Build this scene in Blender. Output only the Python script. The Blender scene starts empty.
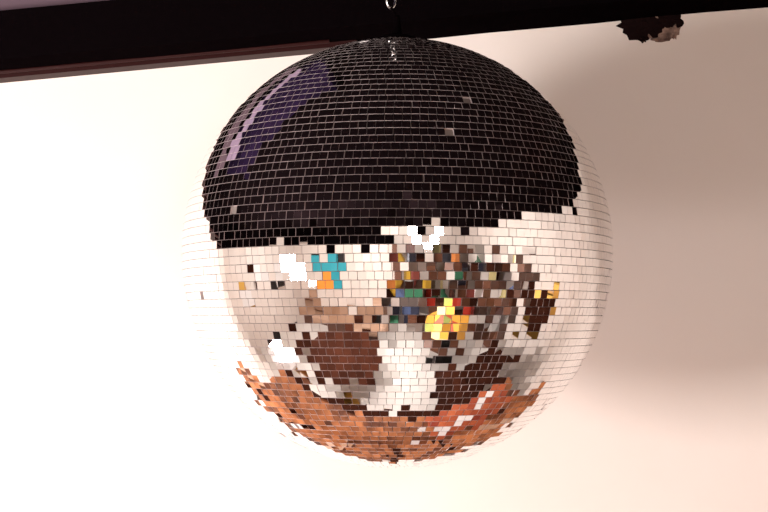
import bpy, math, random
from mathutils import Vector, Matrix
random.seed(7)
S=bpy.context.scene
S.view_settings.view_transform='Standard'
ZC=2.3; R=0.25
col=S.collection

def mat(name,c,rough=0.6,metal=0.0,emit=None,es=0.0,noise=None,bump=None,spec=0.5):
    m=bpy.data.materials.new(name); m.use_nodes=True
    nt=m.node_tree; b=nt.nodes['Principled BSDF']
    b.inputs['Base Color'].default_value=(*c,1); b.inputs['Roughness'].default_value=rough
    b.inputs['Metallic'].default_value=metal
    b.inputs['Specular IOR Level'].default_value=spec
    if emit:
        b.inputs['Emission Color'].default_value=(*emit,1); b.inputs['Emission Strength'].default_value=es
    if noise:
        sc,c2=noise
        t=nt.nodes.new('ShaderNodeTexCoord'); n=nt.nodes.new('ShaderNodeTexNoise'); n.inputs['Scale'].default_value=sc
        n.inputs['Detail'].default_value=6
        r=nt.nodes.new('ShaderNodeValToRGB'); r.color_ramp.elements[0].position=.35; r.color_ramp.elements[1].position=.65
        r.color_ramp.elements[0].color=(*c,1); r.color_ramp.elements[1].color=(*c2,1)
        nt.links.new(t.outputs['Object'],n.inputs['Vector']); nt.links.new(n.outputs['Fac'],r.inputs['Fac'])
        nt.links.new(r.outputs['Color'],b.inputs['Base Color'])
    if bump:
        sc,st=bump
        t=nt.nodes.new('ShaderNodeTexCoord'); n=nt.nodes.new('ShaderNodeTexNoise'); n.inputs['Scale'].default_value=sc
        n.inputs['Detail'].default_value=5
        bp=nt.nodes.new('ShaderNodeBump'); bp.inputs['Strength'].default_value=st; bp.inputs['Distance'].default_value=.01
        nt.links.new(t.outputs['Object'],n.inputs['Vector']); nt.links.new(n.outputs['Fac'],bp.inputs['Height'])
        nt.links.new(bp.outputs['Normal'],b.inputs['Normal'])
    return m

def mesh(name,vs,fs,m,parent=None,mi=None,smooth=False):
    me=bpy.data.meshes.new(name); me.from_pydata(vs,[],fs)
    for x in (m if isinstance(m,list) else [m]): me.materials.append(x)
    if mi: me.polygons.foreach_set('material_index',mi)
    if smooth: me.polygons.foreach_set('use_smooth',[True]*len(me.polygons))
    me.update()
    o=bpy.data.objects.new(name,me); col.objects.link(o)
    if parent: o.parent=parent
    return o
def empty(name):
    o=bpy.data.objects.new(name,None); col.objects.link(o); return o
BF=[(0,3,2,1),(4,5,6,7),(0,1,5,4),(1,2,6,5),(2,3,7,6),(3,0,4,7)]
def boxv(x0,x1,y0,y1,z0,z1):
    return [(x0,y0,z0),(x1,y0,z0),(x1,y1,z0),(x0,y1,z0),(x0,y0,z1),(x1,y0,z1),(x1,y1,z1),(x0,y1,z1)]
def box(name,x0,x1,y0,y1,z0,z1,m,parent=None,bevel=0):
    o=mesh(name,boxv(x0,x1,y0,y1,z0+ZC,z1+ZC),BF,m,parent)
    if bevel:
        b=o.modifiers.new('b','BEVEL'); b.width=bevel; b.segments=3
    return o
def lathe(prof,cx,cy,cz,seg=24):
    vs=[];fs=[]
    for r,z in prof:
        for i in range(seg):
            a=2*math.pi*i/seg; vs.append((cx+r*math.cos(a),cy+r*math.sin(a),cz+z))
    for j in range(len(prof)-1):
        for i in range(seg):
            k=(i+1)%seg; fs.append((j*seg+i,j*seg+k,(j+1)*seg+k,(j+1)*seg+i))
    fs.append(tuple(range(seg))[::-1]); n=(len(prof)-1)*seg; fs.append(tuple(range(n,n+seg)))
    return vs,fs
def lat(name,prof,x,y,z,m,parent=None,seg=32,smooth=True):
    v,f=lathe(prof,x,y,z+ZC,seg); return mesh(name,v,f,m,parent,smooth=smooth)
def tube(name,pts,r,m,parent=None,cyc=False):
    c=bpy.data.curves.new(name,'CURVE'); c.dimensions='3D'; c.bevel_depth=r; c.bevel_resolution=4
    s=c.splines.new('POLY'); s.points.add(len(pts)-1)
    for p,q in zip(s.points,pts): p.co=(q[0],q[1],q[2]+ZC,1)
    s.use_cyclic_u=cyc; c.materials.append(m); c.use_fill_caps=True
    o=bpy.data.objects.new(name,c); col.objects.link(o)
    if parent:o.parent=parent
    return o

# ---------- materials
M_wall=mat('cream_plaster',(.80,.70,.64),.9,bump=(14,.08),noise=(3,(.82,.73,.675)),spec=.2)
M_black=mat('black_paint',(.0025,.0015,.0018),1.0,bump=(30,.2),spec=0)
M_blackw=mat('black_lacquer',(.01,.006,.006),.5)
M_ceil=mat('black_ceiling',(.005,.003,.0035),1.0,spec=0)
M_red=mat('oxblood_trim',(.022,.0045,.004),.5,spec=.1)
M_lilac=mat('lilac_glow_tint',(.30,.22,.32),.6)  # bright lilac streak of light, put into the colour
M_mauve=mat('mauve_lit_tint',(.12,.07,.09),.8)  # purple light on the upper wall, painted into the base colour
M_purple=mat('purple_glow_tint',(.020,.011,.034),.9,noise=(6,(.007,.004,.012)),spec=0)  # dim purple glow painted as colour, no real fabric
M_floor=mat('pale_floor',(.72,.65,.60),.5,noise=(2,(.78,.72,.68)))
M_terra=mat('terracotta',(.10,.030,.012),.5,noise=(22,(.46,.165,.06)))
M_terra2=mat('red_cloth',(.26,.035,.015),.7,noise=(14,(.50,.12,.04)))
M_brown=mat('brown_wood',(.07,.025,.013),.5,noise=(7,(.15,.055,.028)))
M_tan=mat('tan_leather',(.36,.20,.12),.6,noise=(5,(.50,.32,.23)))
M_dkred=mat('dark_red_brown',(.022,.006,.003),.9,noise=(6,(.042,.012,.006)),spec=.05)
M_mirror=mat('mirror_tile',(.97,.955,.94),.01,1.0)
M_edge=mat('tile_glass_edge',(.55,.45,.44),.3)
M_grout=mat('ball_grout',(.18,.14,.125),.7)
M_steel=mat('steel',(.7,.68,.68),.25,1.0)
M_gold=mat('brass',(.80,.48,.12),.3,1.0)
M_white=mat('white_paint',(.85,.8,.78),.5)
M_brok=mat('broken_plaster',(.34,.22,.17),.95,bump=(80,1.0),noise=(60,(.10,.055,.045)))
M_hole=mat('hole_dark',(.010,.005,.005),1.0,spec=0)

# ---------- room
XL,XR,YB,YF,ZT=-3.2,1.9,-2.7,.42,.5
box('floor',XL-.1,XR+.1,YB-.1,YF+.1,-ZC-.1,-ZC,M_floor)
box('ceiling',XL-.1,XR+.1,YB-.1,YF+.1,ZT,ZT+.1,M_ceil)
box('wall_front',XL-.1,XR+.1,YF,YF+.1,-ZC,ZT,M_wall)
box('wall_back',XL-.1,XR+.1,YB-.1,YB,-ZC,ZT,M_wall)
box('wall_left',XL-.1,XL,YB,YF,-ZC,ZT,M_wall)
box('wall_right',XR,XR+.1,YB,YF,-ZC,ZT,M_wall)
box('trim_1',XL,XL+.03,YB,YF-.12,.14,ZT,M_black)
box('trim_2',XL+.03,-.1,YB,YB+.03,.10,ZT,M_black)

# beam (sloping)
def zb(x): return .343+.092*x
def zt(x): return .416+.094*x
x0,x1=-3.1,1.88
beam=empty('ceiling_beam')
N=60;vs=[];fs=[]
for i in range(N+1):
    x=x0+(x1-x0)*i/N; j=random.uniform(-.0015,.0015)
    for (y,z) in ((.30,zb(x)+.002+j),(.42,zb(x)+j),(.42,min(zt(x),.5)),(.30,min(zt(x),.5))):
        vs.append((x,y,z+ZC))
for i in range(N):
    for k in range(4):
        a=i*4+k;b=i*4+(k+1)%4; fs.append((a,b,b+4,a+4))
fs.append((0,1,2,3));fs.append((N*4+3,N*4+2,N*4+1,N*4))
mesh('timber',vs,fs,M_black,beam)
def strip(name,xa,xb,ya,yb,dz0,dz1,m,parent):
    vs=[]
    for x in (xa,xb):
        vs+= [(x,ya,zb(x)+dz0+ZC),(x,yb,zb(x)+dz0+ZC),(x,yb,zb(x)+dz1+ZC),(x,ya,zb(x)+dz1+ZC)]
    return mesh(name,vs,[(0,1,2,3),(7,6,5,4),(0,4,5,1),(1,5,6,2),(2,6,7,3),(3,7,4,0)],m,parent)
strip('moulding',-3.1,-.06,.385,.42,-.007,.002,M_red,beam)
tube('red_cable',[(-3.1,.37,zb(-3.1)-.001),(-.1,.37,zb(-.1)-.001)],.003,M_red,beam)
def panel(name,xa,xb,m):
    vs=[(xa,.34,zt(xa)-.01+ZC),(xb,.34,zt(xb)-.01+ZC),(xb,.34,.5+ZC),(xa,.34,.5+ZC),(xa,.41,zt(xa)-.01+ZC),(xb,.41,zt(xb)-.01+ZC),(xb,.41,.5+ZC),(xa,.41,.5+ZC)]
    mesh(name,vs,BF,m,beam)
panel('upper_panel_mauve_lit',-.95,-.25,M_mauve)  # panel tinted to look lit in purple
panel('upper_panel_left',-3.1,-.95,M_black)
panel('upper_panel_right',-.25,.85,M_black)
pd=empty('purple_ceiling_glow')  # thin slabs coloured as purple light falling on the ceiling
mesh('painted_haze',boxv(-.95,-.18,-.12,.24,.47+ZC,.5+ZC),BF,M_purple,pd)
mesh('painted_streak',boxv(-.80,-.24,.15,.205,.455+ZC,.47+ZC),BF,M_lilac,pd)

def chip(name,cx,cz,w,h,depth,m,seed,y=.4195,parent=None):
    rr=random.Random(seed); n=22; vs=[(cx,y-depth,cz+ZC)];fs=[]
    for ring,(f,d) in enumerate(((.6,depth),(1.0,0))):
        for i in range(n):
            a=2*math.pi*i/n; k=f*rr.uniform(.72,1.15)
            vs.append((cx+w*k*math.cos(a),y-d*rr.uniform(.6,1.2),cz+h*k*math.sin(a)+ZC))
    for i in range(n):
        j=(i+1)%n
        fs.append((0,1+j,1+i)); fs.append((1+i,1+j,1+n+j,1+n+i))
    return mesh(name,vs,fs,m,parent)
dmg=empty('broken_plaster')
chip('rim',.398,.366,.036,.026,.0015,M_brok,13,parent=dmg)
chip('hole_left',.366,.366,.032,.022,.003,M_hole,3,parent=dmg)
chip('hole_mid',.385,.366,.026,.020,.004,M_hole,9,parent=dmg)
chip('hole_right',.412,.374,.024,.015,.004,M_hole,19,parent=dmg)
chip('crumble_1',.372,.346,.007,.006,.004,M_hole,4,parent=dmg)
chip('crumble_2',.420,.358,.006,.014,.005,M_brok,5,parent=dmg)
chip('crumble_3',.398,.345,.016,.0035,.004,M_brok,6,parent=dmg)

# ---------- disco ball
ball=empty('disco_ball')
prof=[(max(.0005,(R-.002)*math.cos(math.radians(a))),(R-.002)*math.sin(math.radians(a))) for a in [(-90+180*i/60) for i in range(61)]]
lat('core',prof,0,0,0,M_grout,ball,seg=96)
P=.0088; V=[];F=[];MI=[]
rows=int(math.pi*R/P); rng=random.Random(11)
th=.0022
for r in range(rows):
    la=-math.pi/2+math.pi*(r+.5)/rows
    circ=2*math.pi*R*math.cos(la); n=max(3,int(circ/P)); off=rng.uniform(0,2*math.pi)
    if abs(la)>math.radians(86.5): continue
    rowt=rng.gauss(0,.003)
    for i in range(n):
        lo=off+2*math.pi*i/n+rng.gauss(0,.0008)
        nrm=Vector((math.cos(la)*math.cos(lo),math.cos(la)*math.sin(lo),math.sin(la)))
        e=Vector((-math.sin(lo),math.cos(lo),0)); u=nrm.cross(e)
        if rng.random()<.0012: continue
        # bands of the ball are laid less evenly than others
        patch=max(0,math.cos(lo-math.radians(-68)))**6*math.exp(-((la+.12)/.33)**2)
        lower=math.exp(-((la+.95)/.3)**2)
        s=.007+.030*patch+.010*lower
        if rng.random()<.08: s*=3
        tx=rng.gauss(0,s); ty=rng.gauss(0,s)+rowt
        n2=(nrm+e*tx+u*ty).normalized(); e2=(e-n2*e.dot(n2)).normalized(); u2=n2.cross(e2)
        w=min(P*.478,circ/n*.478) ; h=P*.468
        ra=rng.gauss(0,.016); e3=e2*math.cos(ra)+u2*math.sin(ra); u3=u2*math.cos(ra)-e2*math.sin(ra)
        c=nrm*R
        b=len(V)
        for d in (-th,0):
            for sx,sy in ((-1,-1),(1,-1),(1,1),(-1,1)):
                V.append(tuple(c+e3*w*sx+u3*h*sy+n2*d+Vector((0,0,ZC))))
        F.append((b+4,b+5,b+6,b+7));MI.append(0)
        for k in range(4):
            F.append((b+k,b+(k+1)%4,b+4+(k+1)%4,b+4+k));MI.append(1)
mesh('mirror_tiles',V,F,[M_mirror,M_edge],ball,mi=MI)
lat('top_collar',[(.022,.0),(.024,.002),(.024,.006),(.016,.009),(.006,.011),(.004,.030),(.003,.034)],0,0,R-.002,M_black,ball)
def link(name,z,ang,m,rx=.006,rz=.011,r=.0014):
    pts=[(-.007+rx*math.cos(t)*math.cos(ang),rx*math.cos(t)*math.sin(ang),z+rz*math.sin(t)) for t in [2*math.pi*i/20 for i in range(20)]]
    tube(name,pts,r,m,ball,True)
z=R+.052;k=0
tube('hook_stem',[(0,0,R+.028),(-.004,0,R+.036),(-.007,0,R+.043)],.002,M_black,ball)
while z<ZT+.002:
    link('chain_link_%d'%k,z,(k%2)*math.pi/2+.5,M_steel); z+=.0185;k+=1

# ---------- counter below the ball
wn=empty('bar_counter')
yc=YF-.005
box('wood_front',-1.0,.85,-.04,yc,-ZC,-1.12,M_brown,wn)
box('wood_top',-1.05,.9,-.10,yc,-1.12,-1.06,M_terra,wn,.01)
box('dark_edge',-1.05,.9,-.15,-.09,-1.14,-1.055,M_dkred,wn)
box('back_panel',-.95,.80,yc-.02,yc,-1.06,-.58,M_terra,wn)
mesh('red_cloth',boxv(.20,.85,-.08,.33,-1.06+ZC,-1.05+ZC),BF,M_terra2,wn)
mesh('pale_cloth',[(.05,.36,-1.045+ZC),(.15,.36,-1.045+ZC),(.76,-.05,-1.045+ZC),(.60,-.05,-1.045+ZC)],[(0,1,2,3)][::-1],M_white,wn)
for i in range(8):
    x=-.9+i*.22
    box('batten_%d'%(i+1),x,x+.03,yc-.028,yc-.02,-1.05,-.58,M_dkred if i%3 else M_tan,wn)
# ---------- round table
tb=empty('round_table')
lat('top',[(.60,0),(.64,.01),(.64,.03),(.60,.04)],-.82,-1.06,-1.56,M_dkred,tb,48)
lat('pedestal',[(.24,0),(.24,.02),(.06,.06),(.04,.2),(.05,.5),(.10,.74)],-.82,-1.06,-ZC,M_blackw,tb)
def chair(x,y,ang,m):
    c=empty('dining_chair')
    box('seat',-.21,.21,-.21,.21,-1.88+0,-1.83,m,c,.015)
    for i,(a,b) in enumerate(((-.19,-.19),(.19,-.19),(.19,.19),(-.19,.19))):
        box('leg_%d'%(i+1),a-.018,a+.018,b-.018,b+.018,-ZC,(-1.88 if b<0 else -1.40),M_blackw,c)
    box('back_rest',-.17,.17,.175,.205,-1.62,-1.40,m,c,.01)
    c.location=(x,y,0); c.rotation_euler=(0,0,ang)
chair(-1.9,-1.1,math.pi/2,M_dkred)
chair(-1.85,-.35,math.pi/2+.3,M_dkred)
chair(-.75,-1.95,math.pi,M_dkred)
bq=empty('banquette_bench')
box('seat',-3.1,-.3,YB+.05,YB+.52,-1.98,-1.84,M_tan,bq,.03)
box('plinth',-3.1,-.3,YB+.05,YB+.46,-ZC,-1.98,M_brown,bq)
box('back',-3.1,-.3,YB+.01,YB+.12,-1.84,-1.42,M_tan,bq,.03)
ac=empty('armchair')
box('seat_cushion',.75,1.35,-.75,-.20,-1.85,-1.60,M_dkred,ac,.05)
box('base',.72,1.38,-.8,-.16,-ZC+.0,-1.85,M_blackw,ac,.02)
box('back',.70,1.40,-.25,-.16+.0,-1.85,-1.15,M_dkred,ac,.04)
box('arm_left',.60,.76,-.8,-.16,-ZC,-1.42,M_dkred,ac,.05)
box('arm_right',1.34,1.50,-.8,-.16,-ZC,-1.42,M_dkred,ac,.05)

# ---------- television
tv=empty('television')
sx,sz=-1.88,-.66
def em(n,c,s): return mat(n,c,.4,emit=c,es=s)
M_teal=em('teal',(.02,.24,.29),.6);M_blue=em('blue',(.03,.05,.2),.5);M_or=em('orange',(.75,.22,.03),.6)
box('frame',sx-.54,sx+.54,YB+.005,YB+.04,sz-.52,sz+.52,M_blackw,tv)
box('picture_teal',sx-.52,sx+.52,YB+.04,YB+.05,sz-.50,sz+.50,M_teal,tv)
box('picture_blue',sx-.52,sx+.52,YB+.05,YB+.055,sz-.2,sz+.02,M_blue,tv)
box('picture_orange',sx-.24,sx+.24,YB+.055,YB+.06,sz-.45,sz+.05,M_or,tv)

# ---------- shelves with bottles
cols=[(.55,.05,.03),(.7,.42,.06),(.05,.18,.10),(.8,.75,.7),(.02,.02,.03),(.12,.16,.3),(.65,.22,.06),(.5,.42,.2),(.75,.7,.68),(.20,.05,.04),(.10,.04,.03),(.8,.78,.75)]
bm_=[mat('bottle_%d'%i,c,.2) for i,c in enumerate(cols)]
def shelf(along,a0,a1,zs,wall):
    sh=empty('bar_shelf')
    def bx(n,p0,p1,q0,q1,z0,z1,m):
        if along=='x': box(n,p0,p1,wall+q0,wall+q1,z0,z1,m,sh)
        else: box(n,wall-q1,wall-q0,p0,p1,z0,z1,m,sh)
    top=zs[0]+.4
    bx('side_1',a0-.05,a0,0.005,.3,-ZC,top,M_brown); bx('side_2',a1,a1+.05,0.005,.3,-ZC,top,M_brown)
    n=int((a1-a0)/.6)
    for k in range(1,n): 
        x=a0+(a1-a0)*k/n; bx('divider_%d'%k,x-.015,x+.015,0.005,.28,-ZC,top-.1,M_brown)
    for i,z in enumerate(zs): bx('board_%d'%i,a0,a1,0.005,.3,z-.035,z,M_brown if i%2 else M_dkred)
    V=[];F=[];MI=[]
    for z in zs:
        x=a0+.08
        while x<a1-.08:
            h=random.uniform(.7,1.2); w=random.uniform(.035,.075); ci=random.randrange(len(cols))
            q=.15+random.uniform(-.06,.06)
            px,py=(x,wall+q) if along=='x' else (wall-q,x)
            v,f=lathe([(w*.9,0),(w,.01),(w,.17*h),(w*.35,.22*h),(w*.32,.29*h),(w*.4,.30*h)],px,py,z+ZC,12)
            b=len(V);V+=v;F+=[tuple(q_+b for q_ in ff) for ff in f];MI+=[ci]*len(f)
            x+=w*2+random.uniform(.0,.14)
    mesh('bottles',V,F,bm_,sh,mi=MI)
shelf('x',-.10,1.50,[-.30,-.66,-1.02,-1.38,-1.75],YB)
shelf('y',-2.3,-.95,[-.40,-.77,-1.14,-1.50],XR)

gm=empty('framed_picture')
box('frame',XR-.04,XR-.003,-.72,-.02,-1.15,-.45,M_gold,gm,.01); box('canvas',XR-.045,XR-.035,-.66,-.08,-1.09,-.51,M_dkred,gm)
for i,(y,z,c) in enumerate(((-.9,-.5,M_dkred),(-1.7,-.7,M_blackw),(-.3,-.9,M_gold))):
    g=empty('framed_picture')
    box('frame',XL+.003,XL+.03,y-.2,y+.2,z-.25,z+.25,c,g,.005);box('print',XL+.03,XL+.035,y-.15,y+.15,z-.2,z+.2,M_white,g)

st=empty('side_table')
lat('top',[(.34,0),(.35,.01),(.34,.03)],.72,-1.45,-1.5,M_brown,st);lat('stem',[(.2,0),(.03,.03),(.03,.8)],.72,-1.45,-ZC,M_blackw,st)
tl=empty('table_lamp')
lat('brass_base',[(.15,0),(.16,.02),(.09,.08),(.05,.36)],.72,-1.45,-1.47,M_gold,tl)
ems=[em('glass_amber',(.60,.28,.04),.40),em('glass_red',(.35,.05,.02),.3),em('glass_green',(.22,.24,.06),.3),em('glass_cream',(.8,.6,.3),.5)]
v,f=lathe([(.36,-.04),(.34,.06),(.28,.16),(.18,.25),(.05,.30)],.72,-1.45,-1.15+ZC,18)
mesh('stained_glass_shade',v,f,ems,tl,mi=[random.choice((0,0,0,1,2,3)) for _ in f])

# ---------- lights
def area(name,loc,target,sx,sy,p,c):
    l=bpy.data.lights.new(name,'AREA');l.shape='RECTANGLE';l.size=sx;l.size_y=sy;l.energy=p;l.color=c
    o=bpy.data.objects.new(name,l);col.objects.link(o);o.location=Vector(loc)+Vector((0,0,ZC))
    d=Vector(target)-Vector(loc);o.rotation_euler=d.to_track_quat('-Z','Y').to_euler();return o
area('softbox_light',(-2.0,-1.62,-.42),(0,.2,0),.5,.5,84,(1,.95,.925))
area('fill_light',(.55,-2.3,.24),(.5,.4,0),.5,.2,15,(1,.92,.87))
area('back_wash_light',(-.7,-1.2,.44),(-.7,-2.7,-1.0),2.2,.15,42,(1,.94,.89))  # wash lights here and below: added, unseen, to brighten the reflected room
area('right_wash_light',(1.0,-.9,.44),(1.9,-1.2,-1.0),.15,1.2,17,(1,.93,.88))
area('left_wash_light',(-2.2,-.9,.44),(-3.2,-1.0,-1.0),.15,1.4,34,(1,.96,.93))
area('floor_wash_light',(-.3,-1.2,.46),(-.3,-1.1,-2.3),1.2,.3,32,(1,.93,.9)).data.spread=math.radians(100)
def point(name,loc,r,p,c):
    l=bpy.data.lights.new(name,'POINT');l.shadow_soft_size=r;l.energy=p;l.color=c
    o=bpy.data.objects.new(name,l);col.objects.link(o);o.location=Vector(loc)+Vector((0,0,ZC));return o
fl=empty('floor_lamp')
lx,ly,lz=-.78,-.24,-.66
lat('stand',[(.15,0),(.15,.02),(.014,.035),(.014,1.35),(.05,1.48)],lx,ly,-ZC,M_gold,fl)
lat('bowl',[(.03,0),(.09,.02),(.14,.06),(.15,.08)],lx,ly,lz-.14,M_white,fl)
point('bulb_light',(lx,ly,lz+.03),.06,25,(1,.93,.96))
w=bpy.data.worlds.new('W');S.world=w;w.use_nodes=True;w.node_tree.nodes['Background'].inputs[0].default_value=(.5,.45,.45,1);w.node_tree.nodes['Background'].inputs[1].default_value=.3

cam=bpy.data.cameras.new('camera');cam.lens=60;cam.sensor_width=36;cam.clip_start=.02
co=bpy.data.objects.new('camera',cam);col.objects.link(co)
co.location=(0,-1.503,ZC-.079);co.rotation_euler=(math.radians(92.87),0,math.radians(.58))
S.camera=co
